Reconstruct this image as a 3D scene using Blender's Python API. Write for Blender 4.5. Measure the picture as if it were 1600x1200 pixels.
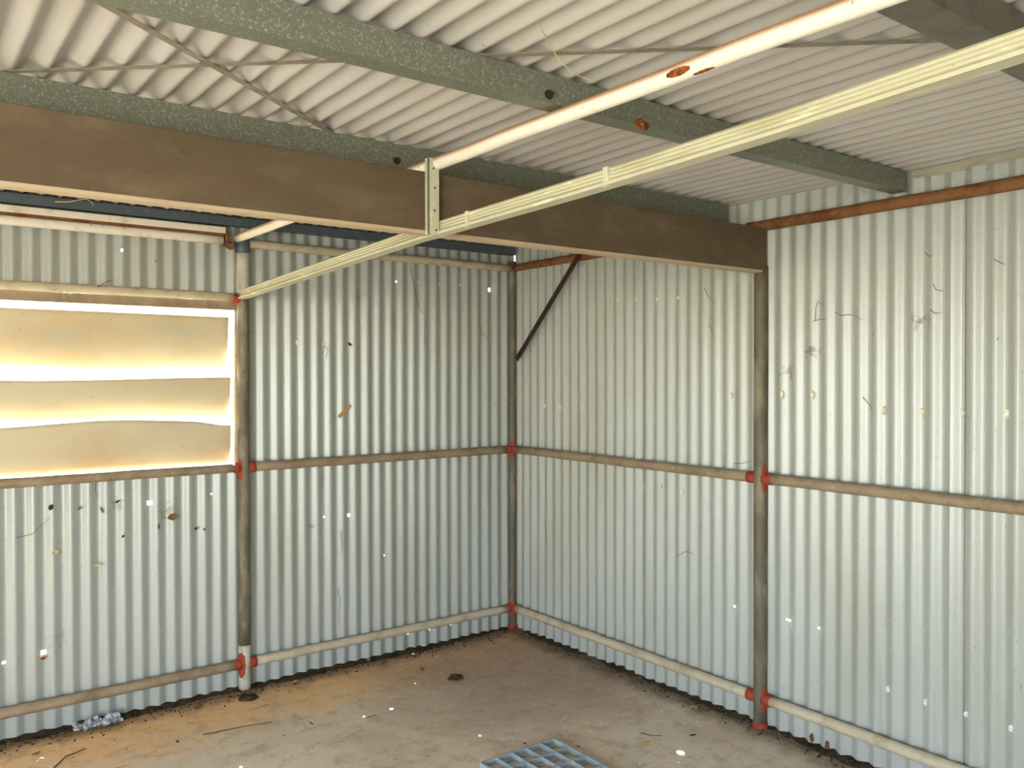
import bpy, bmesh, math, random
from mathutils import Vector, Matrix, noise
random.seed(7)
for o in list(bpy.data.objects): bpy.data.objects.remove(o)
S = bpy.context.scene
COL = S.collection
PI = math.pi

# ---------------------------------------------------------------- camera
CF = 1320.7
CP = Vector((3.0943, 4.1168, 1.55))
CR = Vector((-0.79958152, 0.60055591, -0.00141054))
CU = Vector((-0.00787707, -0.00813897, 0.99993585))
CW = Vector((-0.6005059, -0.79954134, -0.01123839))
cd = bpy.data.cameras.new('camera'); cam = bpy.data.objects.new('camera', cd); COL.objects.link(cam)
cd.sensor_width = 36; cd.sensor_fit = 'HORIZONTAL'; cd.lens = 36*CF/1600
cd.clip_start = 0.02; cd.clip_end = 500
cam.matrix_world = Matrix(((CR.x, CU.x, -CW.x, CP.x), (CR.y, CU.y, -CW.y, CP.y), (CR.z, CU.z, -CW.z, CP.z), (0, 0, 0, 1)))
S.camera = cam

# ---------------------------------------------------------------- daylight
S.view_settings.view_transform = 'Standard'; S.view_settings.look = 'None'
S.view_settings.gamma = 1; S.view_settings.use_curve_mapping = False
S.view_settings.exposure = 0.06
W = bpy.data.worlds.new('sky'); S.world = W; W.use_nodes = True
wn = W.node_tree; bg = wn.nodes['Background']
sk = wn.nodes.new('ShaderNodeTexSky'); sk.sky_type = 'NISHITA'; sk.sun_disc = False
sk.sun_elevation = math.radians(48); sk.sun_rotation = math.radians(185); sk.air_density = 1.0; sk.dust_density = 0.6; sk.ozone_density = 3.0
wn.links.new(sk.outputs[0], bg.inputs[0]); bg.inputs[1].default_value = 2.0
sd = bpy.data.lights.new('sun', 'SUN'); sun = bpy.data.objects.new('sun', sd); COL.objects.link(sun)
sd.energy = 30.0; sd.angle = 0.01; sd.color = (1.0, 0.96, 0.88)
sun.rotation_euler = Vector((0.12, 0.66, -0.75)).to_track_quat('-Z', 'Y').to_euler()
def area(name, loc, d, sx, sy, e, col):
    l = bpy.data.lights.new(name, 'AREA'); l.shape = 'RECTANGLE'; l.size = sx; l.size_y = sy; l.energy = e; l.color = col
    o = bpy.data.objects.new(name, l); COL.objects.link(o); o.location = loc
    o.rotation_euler = Vector(d).to_track_quat('-Z', 'Y').to_euler(); return o
# daylight coming through the slatted window and through the open corner behind the viewer
area('window_daylight', (2.95, -0.22, 1.40), (-0.10, 1, 0.25), 2.3, 0.75, 22, (1.0, 0.84, 0.58))
area('doorway_daylight', (5.15, 4.7, 1.15), (-1, -.75, 0.0), 1.7, 1.9, 105, (1.0, 0.95, 0.86))

# ---------------------------------------------------------------- helpers
def pw(px, py, ax, v):
    d = CW + CR*((px-800)/CF) - CU*((py-600)/CF)
    t = (v-CP[ax])/d[ax]; return CP + d*t
def link(name, me, mat, parent=None, loc=None):
    o = bpy.data.objects.new(name, me); COL.objects.link(o)
    if mat: me.materials.append(mat)
    pl = parent_loc(parent)
    if loc is not None and parent is None:
        me.transform(Matrix.Translation(-Vector(loc))); o.location = loc
    elif parent is not None:
        me.transform(Matrix.Translation(-pl)); o.parent = parent
    return o
LOC = {}
def parent_loc(p):
    v = Vector((0, 0, 0))
    while p is not None: v += Vector(p.location); p = p.parent
    return v
def obj(name, bm, mat, parent=None, loc=None, smooth=False):
    me = bpy.data.meshes.new(name); bmesh.ops.recalc_face_normals(bm, faces=bm.faces); bm.to_mesh(me); bm.free()
    if smooth:
        for p in me.polygons: p.use_smooth = True
    return link(name, me, mat, parent, loc)
def tag(o, label, cat, group=None, kind=None):
    o['label'] = label; o['category'] = cat
    if group: o['group'] = group
    if kind: o['kind'] = kind
    return o
def struct(o): o['kind'] = 'structure'; return o
def empty(name, loc):
    o = bpy.data.objects.new(name, None); COL.objects.link(o); o.location = loc; o.empty_display_size = .05; return o
def box(bm, a, b, bev=0.0):
    a = Vector(a); b = Vector(b); c = (a+b)/2; s = b-a
    r = bmesh.ops.create_cube(bm, size=1, matrix=Matrix.Translation(c) @ Matrix.Diagonal((abs(s.x), abs(s.y), abs(s.z), 1)))
    if bev:
        es = set(e for v in r['verts'] for e in v.link_edges)
        bmesh.ops.bevel(bm, geom=list(es), offset=bev, segments=2, affect='EDGES', profile=.5)
def tube(bm, pts, rad, seg=20, cap=True):
    pts = [Vector(p) for p in pts]; n = len(pts)
    rads = rad if isinstance(rad, (list, tuple)) else [rad]*n
    rings = []; up = None
    for i, p in enumerate(pts):
        t = (pts[min(i+1, n-1)]-pts[max(i-1, 0)]).normalized()
        if up is None: up = Vector((0, 0, 1)) if abs(t.z) < .9 else Vector((1, 0, 0))
        s = t.cross(up).normalized(); up = s.cross(t).normalized()
        rings.append([bm.verts.new(p+(s*math.cos(2*PI*k/seg)+up*math.sin(2*PI*k/seg))*rads[i]) for k in range(seg)])
    for i in range(n-1):
        for k in range(seg):
            bm.faces.new((rings[i][k], rings[i][(k+1) % seg], rings[i+1][(k+1) % seg], rings[i+1][k]))
    if cap: bm.faces.new(rings[0]); bm.faces.new(rings[-1][::-1])
def line(a, b, n, wob=0.0, seed=0):
    a = Vector(a); b = Vector(b); out = []
    for i in range(n+1):
        p = a.lerp(b, i/n)
        if wob and 0 < i < n: p = p + noise.noise_vector(Vector((i*.37+seed*9.1, seed, 0)))*wob
        out.append(p)
    return out
def sweep(bm, prof, a, b, frame, n=1):
    """closed 2D profile (u,v) swept from a to b; frame=(U,V)"""
    a = Vector(a); b = Vector(b); U, V = Vector(frame[0]), Vector(frame[1]); rings = []
    for i in range(n+1):
        p = a.lerp(b, i/n); rings.append([bm.verts.new(p+U*u+V*v) for u, v in prof])
    m = len(prof)
    for i in range(n):
        for k in range(m): bm.faces.new((rings[i][k], rings[i][(k+1) % m], rings[i+1][(k+1) % m], rings[i+1][k]))
    bm.faces.new(rings[0][::-1]); bm.faces.new(rings[-1])

# ---------------------------------------------------------------- materials
def srgb(r, g, b):
    f = lambda c: ((c/255+.055)/1.055)**2.4 if c > 10 else c/255/12.92
    return (f(r), f(g), f(b), 1)
def mat(name, base, rough=.6, metal=0.0, layers=(), bump=0.0, bscale=60, spec=.4):
    """layers: (colour, noise scale (x,y,z), lo, hi, amount[, offset])"""
    m = bpy.data.materials.new(name); m.use_nodes = True; nt = m.node_tree; N = nt.nodes; L = nt.links
    b = N['Principled BSDF']; b.inputs['Roughness'].default_value = rough; b.inputs['Metallic'].default_value = metal
    b.inputs['Specular IOR Level'].default_value = spec
    geo = N.new('ShaderNodeNewGeometry')
    cur = None
    rgb = N.new('ShaderNodeRGB'); rgb.outputs[0].default_value = base; cur = rgb.outputs[0]
    for i, ly in enumerate(layers):
        col, sc, lo, hi, am = ly[:5]
        mp = N.new('ShaderNodeMapping'); mp.inputs['Scale'].default_value = sc; mp.inputs['Location'].default_value = (i*3.7, i*1.3, i*2.1)
        L.new(geo.outputs['Position'], mp.inputs[0])
        nz = N.new('ShaderNodeTexNoise'); nz.inputs['Scale'].default_value = 1; nz.inputs['Detail'].default_value = ly[5] if len(ly) > 5 else 5
        nz.inputs['Roughness'].default_value = .6
        L.new(mp.outputs[0], nz.inputs['Vector'])
        mr = N.new('ShaderNodeMapRange'); mr.inputs[1].default_value = lo; mr.inputs[2].default_value = hi
        mr.inputs[3].default_value = 0; mr.inputs[4].default_value = am; L.new(nz.outputs[0], mr.inputs[0])
        mx = N.new('ShaderNodeMix'); mx.data_type = 'RGBA'; L.new(mr.outputs[0], mx.inputs[0]); L.new(cur, mx.inputs[6]); mx.inputs[7].default_value = col
        cur = mx.outputs[2]
    L.new(cur, b.inputs['Base Color'])
    if bump:
        nz = N.new('ShaderNodeTexNoise'); nz.inputs['Scale'].default_value = bscale; nz.inputs['Detail'].default_value = 4
        L.new(geo.outputs['Position'], nz.inputs['Vector'])
        bp = N.new('ShaderNodeBump'); bp.inputs['Strength'].default_value = bump; bp.inputs['Distance'].default_value = .004
        L.new(nz.outputs[0], bp.inputs['Height']); L.new(bp.outputs[0], b.inputs['Normal'])
    return m
M = {}
M['wall'] = mat('weathered_wall_sheet', srgb(176, 178, 170), .36, 0.12, [
    (srgb(156, 154, 132), (2.2, 2.2, .7), .48, .70, .45), (srgb(140, 124, 92), (30, 30, 1.2), .62, .76, .35),
    (srgb(92, 82, 62), (150, 150, 110), .67, .74, .8, 2), (srgb(70, 60, 44), (46, 46, 30), .735, .76, .8, 3)], .06, 220, .5)
M['roof'] = mat('roof_sheet_underside', srgb(182, 176, 168), .5, 0.0, [
    (srgb(164, 154, 138), (3, 1.0, 1), .45, .7, .4), (srgb(150, 104, 70), (9, 2, 4), .70, .78, .5),
    (srgb(60, 50, 40), (60, 60, 60), .75, .78, .7, 2)], .05, 150, .4)
M['galv'] = mat('galvanised_steel', srgb(124, 126, 110), .42, .35, [
    (srgb(184, 188, 172), (190, 190, 190), .55, .66, .6, 2), (srgb(112, 114, 100), (90, 90, 90), .52, .62, .5, 2),
    (srgb(120, 96, 58), (6, 6, 40), .64, .76, .5)], .05, 160)
M['dullsteel'] = mat('dull_brown_grey_steel', srgb(120, 114, 100), .55, .3, [(srgb(88, 84, 74), (14, 14, 14), .48, .64, .6), (srgb(122, 78, 44), (10, 18, 30), .60, .72, .7)], .05, 120)
M['galvdark'] = mat('shaded_blue_galvanised_steel', srgb(84, 94, 100), .5, .3, [
    (srgb(110, 120, 124), (24, 24, 24), .55, .7, .4)], .03, 120)  # galvanised steel darkened for the unlit purlin; its shade is in the colour
M['timber'] = mat('stained_timber_beam', srgb(100, 84, 64), .8, 0, [
    (srgb(70, 56, 40), (2.2, 8, 5), .40, .66, .45, 8), (srgb(136, 118, 92), (6, 30, 14), .48, .70, .35, 8), (srgb(126, 82, 48), (5, 5, 7), .62, .74, .45),
    (srgb(46, 36, 24), (18, 18, 24), .68, .74, .6, 3)], .25, 90, .2)
M['timberedge'] = mat('pale_timber_edge', srgb(190, 168, 138), .8, 0, [(srgb(150, 116, 80), (3, 20, 20), .5, .7, .5)], .1, 90, .2)
M['white'] = mat('cream_painted_pipe', srgb(232, 222, 204), .45, 0, [
    (srgb(190, 142, 84), (14, 7, 14), .56, .72, .55), (srgb(120, 84, 52), (50, 50, 50), .70, .74, .8, 2)], .06, 90, .5)
M['track'] = mat('cream_painted_track', srgb(190, 184, 156), .5, 0, [
    (srgb(150, 140, 92), (20, 3, 20), .52, .7, .5), (srgb(236, 232, 208), (40, 8, 40), .6, .7, .6), (srgb(90, 72, 48), (40, 30, 40), .70, .75, .7)], .12, 60)
M['railbrown'] = mat('dusty_brown_pipe', srgb(158, 138, 112), .7, .1, [
    (srgb(120, 98, 70), (10, 10, 14), .45, .68, .7), (srgb(196, 184, 162), (40, 40, 50), .60, .70, .5), (srgb(92, 66, 46), (30, 30, 30), .66, .73, .6)], .2, 110, .3)
M['railcream'] = mat('dusty_cream_pipe', srgb(196, 182, 156), .65, .05, [
    (srgb(150, 126, 94), (9, 9, 14), .48, .68, .6), (srgb(120, 92, 62), (34, 34, 34), .66, .73, .6)], .15, 110, .3)
M['rust'] = mat('rusty_pipe', srgb(128, 88, 56), .85, 0, [
    (srgb(96, 54, 30), (14, 14, 14), .45, .62, .7), (srgb(154, 108, 68), (26, 26, 26), .58, .70, .6)], .3, 110, .2)
M['rustspot'] = mat('flaking_rust', srgb(150, 84, 34), .9, 0, [(srgb(70, 36, 18), (70, 70, 70), .45, .6, .8), (srgb(226, 190, 140), (60, 60, 60), .62, .68, .8)], .6, 220, .2)
M['post'] = mat('weathered_post_steel', srgb(108, 98, 80), .6, .2, [
    (srgb(160, 148, 124), (12, 12, 4), .50, .66, .6), (srgb(84, 78, 64), (18, 18, 9), .52, .66, .6), (srgb(110, 74, 46), (14, 14, 8), .64, .72, .5)], .12, 130, .4)
M['postpale'] = mat('pale_post_paint', srgb(196, 190, 172), .6, 0, [(srgb(140, 130, 108), (20, 20, 10), .5, .66, .7)], .1, 130)
M['red'] = mat('red_primer', srgb(158, 64, 42), .7, 0, [(srgb(118, 44, 30), (40, 40, 40), .5, .65, .7), (srgb(190, 110, 84), (60, 60, 60), .64, .7, .5)], .2, 200, .3)
M['brace'] = mat('dark_red_brown_steel', srgb(56, 36, 30), .6, .2, [(srgb(84, 52, 38), (20, 20, 20), .5, .66, .6)], .1, 120)
M['flash'] = mat('dusty_tan_flashing', srgb(164, 156, 138), .7, 0, [(srgb(130, 120, 100), (6, 6, 30), .5, .66, .6)], .05, 120)
M['strap'] = mat('dull_grey_strap', srgb(150, 140, 120), .6, .3, [(srgb(100, 90, 74), (20, 20, 20), .5, .66, .6)], .05, 120)
M['slat'] = mat('yellowed_painted_slat', srgb(206, 190, 156), .5, 0, [
    (srgb(190, 156, 110), (2.4, 2.4, 5), .46, .68, .5), (srgb(176, 190, 176), (2.0, 2, 6), .60, .72, .6), (srgb(96, 76, 50), (40, 40, 60), .70, .75, .7, 3)], .05, 60, .4)
M['dark'] = mat('dark_iron', srgb(48, 42, 36), .6, .4)
M['screw'] = mat('screw_steel', srgb(70, 66, 58), .5, .6)
M['seal'] = mat('shiny_cream_sealant', srgb(242, 232, 206), .2, 0, [(srgb(190, 160, 110), (120, 120, 120), .5, .62, .6)], .5, 300, .8)
M['silver'] = mat('silver_sealant', srgb(236, 238, 236), .18, .3, [(srgb(150, 140, 130), (140, 140, 140), .55, .62, .6)], .6, 300, .8)
M['leaf1'] = mat('dry_brown_leaf', srgb(128, 92, 58), .8); M['leaf2'] = mat('dry_tan_leaf', srgb(196, 172, 124), .8)
M['leaf3'] = mat('yellow_leaf', srgb(222, 190, 84), .7); M['leaf4'] = mat('dark_leaf', srgb(62, 50, 38), .8)
M['twig'] = mat('brown_twig', srgb(96, 70, 50), .9); M['pebble'] = mat('white_pebble', srgb(238, 230, 216), .7)
M['tape'] = mat('tan_strip', srgb(190, 140, 90), .7)
M['web'] = mat('dusty_cobweb', srgb(150, 138, 116), .9); M['webdark'] = mat('dark_dirty_cobweb', srgb(66, 56, 42), .95)
M['grate'] = mat('dusty_blue_grey_plastic', srgb(150, 160, 164), .6, 0, [(srgb(196, 192, 176), (20, 20, 20), .52, .66, .7)], .1, 120)
M['soil'] = mat('dark_soil', srgb(76, 62, 46), 1, 0, [
    (srgb(46, 42, 34), (14, 14, 14), .42, .58, .8), (srgb(120, 94, 64), (40, 40, 40), .56, .68, .7), (srgb(206, 180, 140), (90, 90, 90), .70, .73, .8, 2)], .8, 90, .1)
M['plastic'] = mat('clear_crumpled_plastic', srgb(190, 196, 206), .08, .25, [(srgb(80, 84, 96), (50, 50, 50), .48, .56, .8)], .3, 80, 1.0)
M['ground'] = mat('sunlit_yard_earth', srgb(196, 184, 156), .9, 0, [(srgb(140, 150, 90), (.35, .35, 1), .48, .6, .8)], .3, 6, .1)
def topdust(m, col, lo, hi):
    nt = m.node_tree; N = nt.nodes; L = nt.links; b = N['Principled BSDF']; src = b.inputs['Base Color'].links[0].from_socket
    g = N.new('ShaderNodeNewGeometry'); sp = N.new('ShaderNodeSeparateXYZ'); L.new(g.outputs['Normal'], sp.inputs[0])
    r = N.new('ShaderNodeMapRange'); L.new(sp.outputs[2], r.inputs[0]); r.inputs[1].default_value = lo; r.inputs[2].default_value = hi; r.inputs[4].default_value = .85
    x = N.new('ShaderNodeMix'); x.data_type = 'RGBA'; L.new(r.outputs[0], x.inputs[0]); L.new(src, x.inputs[6]); x.inputs[7].default_value = col; L.new(x.outputs[2], b.inputs['Base Color'])
M['piperusty'] = mat('cream_pipe_with_rust_dust_on_top', srgb(232, 222, 204), .45, 0, [
    (srgb(190, 142, 84), (14, 7, 14), .60, .74, .5), (srgb(120, 84, 52), (50, 50, 50), .70, .74, .8, 2)], .06, 90, .5)
topdust(M['piperusty'], srgb(176, 118, 66), -.05, .5)
def stains(m, spots):
    # grubby blotches with a shape of their own on the wall sheets
    nt = m.node_tree; N = nt.nodes; L = nt.links; b = N['Principled BSDF']
    g = N.new('ShaderNodeNewGeometry')
    nz = N.new('ShaderNodeTexNoise'); nz.inputs['Scale'].default_value = 55; nz.inputs['Detail'].default_value = 6; L.new(g.outputs['Position'], nz.inputs['Vector'])
    for (c, r, col, am) in spots:
        src = b.inputs['Base Color'].links[0].from_socket
        d = N.new('ShaderNodeVectorMath'); d.operation = 'DISTANCE'; L.new(g.outputs['Position'], d.inputs[0]); d.inputs[1].default_value = c
        k = N.new('ShaderNodeMath'); k.operation = 'MULTIPLY_ADD'; L.new(nz.outputs[0], k.inputs[0]); k.inputs[1].default_value = r*3.2; L.new(d.outputs['Value'], k.inputs[2])
        rr = N.new('ShaderNodeMapRange'); L.new(k.outputs[0], rr.inputs[0]); rr.inputs[1].default_value = r*2.3; rr.inputs[2].default_value = r*1.4; rr.inputs[4].default_value = am
        x = N.new('ShaderNodeMix'); x.data_type = 'RGBA'; L.new(rr.outputs[0], x.inputs[0]); L.new(src, x.inputs[6]); x.inputs[7].default_value = col; L.new(x.outputs[2], b.inputs['Base Color'])
stains(M['wall'], [(pw(487, 822, 1, -.033), .034, srgb(128, 100, 50), 1.0), (pw(262, 800, 1, -.033), .070, srgb(130, 116, 80), .7), (pw(184, 792, 1, -.033), .045, srgb(128, 110, 84), .6),
                   (pw(1230, 580, 0, -.033), .040, srgb(84, 66, 40), 1.0), (pw(1268, 548, 0, -.033), .045, srgb(96, 76, 48), .9), (pw(1440, 500, 0, -.033), .05, srgb(110, 92, 66), .8),
                   (pw(838, 965, 0, -.033), .03, srgb(70, 70, 66), .7), (pw(560, 465, 1, -.033), .05, srgb(60, 54, 44), .45), (pw(90, 1000, 1, -.033), .06, srgb(120, 112, 100), .5)])
# floor: grey-tan concrete slab, orange clay with the warm light streak painted in along the left wall, purple-brown patch in the corner
fm = bpy.data.materials.new('stained_concrete'); fm.use_nodes = True; M['floor'] = fm
def floor_mat():
    nt = fm.node_tree; N = nt.nodes; L = nt.links; b = N['Principled BSDF']; b.inputs['Roughness'].default_value = .8; b.inputs['Specular IOR Level'].default_value = .25
    geo = N.new('ShaderNodeNewGeometry'); sep = N.new('ShaderNodeSeparateXYZ'); L.new(geo.outputs['Position'], sep.inputs[0])
    def nz(scale, detail=6, st=(1, 1, 1), rough=.6):
        mp = N.new('ShaderNodeMapping'); mp.inputs['Scale'].default_value = st; L.new(geo.outputs['Position'], mp.inputs[0])
        n = N.new('ShaderNodeTexNoise'); n.inputs['Scale'].default_value = scale; n.inputs['Detail'].default_value = detail; n.inputs['Roughness'].default_value = rough
        L.new(mp.outputs[0], n.inputs['Vector']); return n.outputs[0]
    def rng(s, a, b2, c=0, d=1):
        r = N.new('ShaderNodeMapRange'); L.new(s, r.inputs[0])
        for i, v in enumerate((a, b2, c, d)): r.inputs[i+1].default_value = v
        return r.outputs[0]
    def math_(op, a, b2):
        m = N.new('ShaderNodeMath'); m.operation = op
        for i, v in enumerate((a, b2)):
            if isinstance(v, (int, float)): m.inputs[i].default_value = v
            else: L.new(v, m.inputs[i])
        return m.outputs[0]
    def mix(f, a, col):
        x = N.new('ShaderNodeMix'); x.data_type = 'RGBA'; L.new(f, x.inputs[0])
        L.new(a, x.inputs[6]); x.inputs[7].default_value = col; return x.outputs[2]
    base = N.new('ShaderNodeRGB'); base.outputs[0].default_value = srgb(222, 204, 178); c = base.outputs[0]
    c = mix(rng(nz(1.6, 8), .42, .66, 0, .6), c, srgb(196, 176, 142))
    c = mix(rng(nz(4.5, 8, (1, 1.6, 1)), .50, .70, 0, .6), c, srgb(224, 210, 184))
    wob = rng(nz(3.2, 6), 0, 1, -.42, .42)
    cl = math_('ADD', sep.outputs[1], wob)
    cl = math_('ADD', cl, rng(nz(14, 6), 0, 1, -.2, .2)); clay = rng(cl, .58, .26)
    c = mix(math_('MULTIPLY', clay, .85), c, srgb(236, 186, 128))  # clay tone also carries the warm glow on the floor, painted into the colour
    # purple-brown patch towards the corner
    ax = math_('MULTIPLY', math_('SUBTRACT', sep.outputs[0], .45), math_('SUBTRACT', sep.outputs[0], .45))
    ay = math_('MULTIPLY', math_('SUBTRACT', sep.outputs[1], .65), math_('SUBTRACT', sep.outputs[1], .65))
    dd = math_('ADD', math_('ADD', ax, ay), rng(nz(2.3, 6), 0, 1, -.5, .5))
    c = mix(math_('MULTIPLY', rng(dd, .75, .1), .75), c, srgb(168, 138, 120))
    c = mix(rng(nz(9, 9, (1, 1, 1), .7), .50, .64, 0, .45), c, srgb(150, 132, 108))
    c = mix(rng(nz(18, 8, (1, 1.5, 1), .7), .56, .68, 0, .5), c, srgb(232, 218, 196))
    # reddish clay streaks and dark spots
    c = mix(rng(nz(5, 6, (1, 2.4, 1)), .62, .74, 0, .6), c, srgb(176, 96, 58))
    c = mix(rng(nz(26, 3), .69, .74, 0, .7), c, srgb(70, 56, 42))
    c = mix(rng(nz(70, 2), .73, .76, 0, .7), c, srgb(228, 214, 190))
    # dirt along the wall foot
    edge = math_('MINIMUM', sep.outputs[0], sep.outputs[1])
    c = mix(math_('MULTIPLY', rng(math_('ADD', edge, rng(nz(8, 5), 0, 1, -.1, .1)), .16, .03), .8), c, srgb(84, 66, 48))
    L.new(c, b.inputs['Base Color'])
    n = nz(38, 8); bp = N.new('ShaderNodeBump'); bp.inputs['Strength'].default_value = .35; bp.inputs['Distance'].default_value = .006
    L.new(n, bp.inputs['Height']); L.new(bp.outputs[0], b.inputs['Normal'])
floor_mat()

# ---------------------------------------------------------------- setting
P = .0725; AMP = .0095; WC = -.033
def prof(t):   # rounded corrugation with fairly flat slopes
    return math.asin(.97*math.cos(2*PI*t))/math.asin(.97)
SEG = 10
def corr_wall(name, axis, u0, u1, z0, z1, uc, opening, holes, laps):
    bm = bmesh.new(); us = []; k = math.floor((u0-uc)/P*SEG); 
    while uc+k*P/SEG < u1: us.append(uc+k*P/SEG); k += 1
    zs = set([z0, z1]); z = z0
    while z < z1: zs.add(round(z, 4)); z += .12
    if opening: zs.update(opening[2:])
    for (hu, hz, hr) in holes: zs.update((hz-hr, hz+hr))
    zs = sorted(zs); V = {}
    for i, u in enumerate(us):
        for j, z in enumerate(zs):
            d = WC+AMP*prof((u-uc)/P)+.0035*noise.noise(Vector((u*1.7, z*1.3, 3.0+uc)))
            if z == z0: z = z+.012*noise.noise(Vector((u*9, 0, 1)))
            V[i, j] = bm.verts.new((u, d, z) if axis == 0 else (d, u, z))
    for i in range(len(us)-1):
        um = (us[i]+us[i+1])/2
        for j in range(len(zs)-1):
            zm = (zs[j]+zs[j+1])/2
            if opening and opening[0] < um < opening[1] and opening[2] < zm < opening[3]: continue
            if any(abs(um-h[0]) < h[2] and abs(zm-h[1]) < h[2] for h in holes): continue
            bm.faces.new((V[i, j], V[i+1, j], V[i+1, j+1], V[i, j+1]))
    for ul in laps:     # a lapped sheet edge: one extra half corrugation standing proud
        a = [ul+P*s/10 for s in range(0, 7)]; rows = []
        for u in a:
            d = WC+AMP*prof((u-uc)/P)+.0035+.001
            rows.append([bm.verts.new((u, d, z) if axis == 0 else (d, u, z)) for z in (z0+.01, z1-.075)])
        for s in range(6): bm.faces.new((rows[s][0], rows[s+1][0], rows[s+1][1], rows[s][1]))
    bmesh.ops.recalc_face_normals(bm, faces=bm.faces)
    me = bpy.data.meshes.new(name); bm.to_mesh(me); bm.free()
    for p in me.polygons: p.use_smooth = True
    o = link(name, me, M['wall']); struct(o); return o
def H(px, py, ax, r=.005):
    p = pw(px, py, ax, WC); return (p.x if ax == 1 else p.y, p.z, r)
holesA = [H(765, 453, 1, .011), H(546, 805, 1, .008), H(507, 808, 1, .0045), H(190, 391, 1, .006), H(235, 786, 1, .010), H(68, 1020, 1, .010),
          H(5, 1036, 1, .006), H(638, 990, 1, .005), H(672, 984, 1, .005), H(705, 976, 1, .005), H(619, 440, 1, .004), H(331, 772, 1, .004), H(602, 868, 1, .004)]
holesB = [H(1001, 759, 0, .005), H(1232, 970, 0, .0045), H(1278, 982, 0, .004), H(1146, 948, 0, .0045), H(1228, 968, 0, .004)]
WT = 2.33
corr_wall('wall_left', 0, -.03, 3.95, .0, 2.338, .021, (1.690, 3.9, 1.085, 1.93), holesA, (.955,))
corr_wall('wall_right', 1, -.03, 5.4, .0, WT, .010, None, holesB, (1.02, 2.62, ))
# roof sheets
bm = bmesh.new(); us = []; x = -.045
while x < 5.4: us.append(x); x += P/SEG
ys = [-.12+i*.22 for i in range(26)]; V = {}
for i, u in enumerate(us):
    for j, y in enumerate(ys):
        V[i, j] = bm.verts.new((u, y, 2.3258+.0138*prof((u-.03)/P)+.003*noise.noise(Vector((u*2, y*2, 0)))+max(0, (y-1.6))*.0))
for i in range(len(us)-1):
    for j in range(len(ys)-1): bm.faces.new((V[i, j], V[i+1, j], V[i+1, j+1], V[i, j+1]))
o = struct(obj('ceiling', bm, M['roof'], smooth=True))
sm = o.modifiers.new('thickness', 'SOLIDIFY'); sm.thickness = .0008; sm.offset = 1
# floor slab with a gently uneven top
bm = bmesh.new(); n = 90; g = {}
for i in range(n+1):
    for j in range(n+1):
        x = -.06+5.4*i/n; y = -.06+5.6*j/n
        g[i, j] = bm.verts.new((x, y, .004*noise.noise(Vector((x*2, y*2, 0)))))
for i in range(n):
    for j in range(n): bm.faces.new((g[i, j], g[i+1, j], g[i+1, j+1], g[i, j+1]))
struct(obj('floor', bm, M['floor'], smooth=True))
bm = bmesh.new(); RR = [(3, -.05), (10, -.05), (30, -.05), (60, 0), (110, 3), (200, 11), (400, 32)]; cc = bm.verts.new((2, 2, -.05)); last = None  # far ground raised, shaped so the window gaps look onto bright earth
for r_, z_ in RR:
    ring = [bm.verts.new((2+r_*math.cos(2*PI*k/48), 2+r_*math.sin(2*PI*k/48), z_)) for k in range(48)]
    for k in range(48):
        if last is None: bm.faces.new((cc, ring[k], ring[(k+1) % 48]))
        else: bm.faces.new((last[k], ring[k], ring[(k+1) % 48], last[(k+1) % 48]))
    last = ring
struct(obj('ground', bm, M['ground']))
# unseen walls added behind the viewer to shape the daylight; near corner open
def plain_wall(name, axis, c, u0, u1, z1=2.31, z0=0):
    bm = bmesh.new(); n = int((u1-u0)/(P/4)); R = []
    for i in range(n+1):
        u = u0+(u1-u0)*i/n; d = c+AMP*prof(u/P); R.append([bm.verts.new((u, d, z) if axis == 0 else (d, u, z)) for z in (z0, z1)])
    for i in range(n): bm.faces.new((R[i][0], R[i+1][0], R[i+1][1], R[i][1]))
    struct(obj(name, bm, M['wall'], smooth=True))
plain_wall('added_wall_front', 1, 5.24, -.03, 3.3); plain_wall('added_wall_back', 0, 5.43, -.03, 4.0)
# soil heaped along the wall feet
def mound(name, axis, u0, u1, seed, label, sc=1.0):
    bm = bmesh.new(); n = int((u1-u0)/.012); R = []
    for i in range(n+1):
        u = u0+(u1-u0)*i/n
        w = sc*(.062+.045*noise.noise(Vector((u*3, seed, 0))))+.014*noise.noise(Vector((u*14, seed, 1)))
        h = .009+.007*noise.noise(Vector((u*5, seed, 4)))+.005*noise.noise(Vector((u*25, seed, 2)))
        row = []
        for k in range(8):
            t = k/7; d = -.045+(.045+w)*t
            z = h*(1-t*t)*(1+.35*noise.noise(Vector((u*30, t*4, seed))))-.004*t-.002
            row.append(bm.verts.new((u, d, z) if axis == 0 else (d, u, z)))
        R.append(row)
    for i in range(n):
        for k in range(7): bm.faces.new((R[i][k], R[i+1][k], R[i+1][k+1], R[i][k+1]))
    o = obj(name, bm, M['soil'], smooth=True); tag(o, label, 'soil', kind='stuff')
mound('soil_drift', 0, -.02, 4.5, 2.0, 'dark soil drifted along the foot of the left corrugated wall')
mound('soil_drift', 1, .10, 5.0, 7.0, 'dark soil drifted along the foot of the right corrugated wall', .55)

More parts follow.
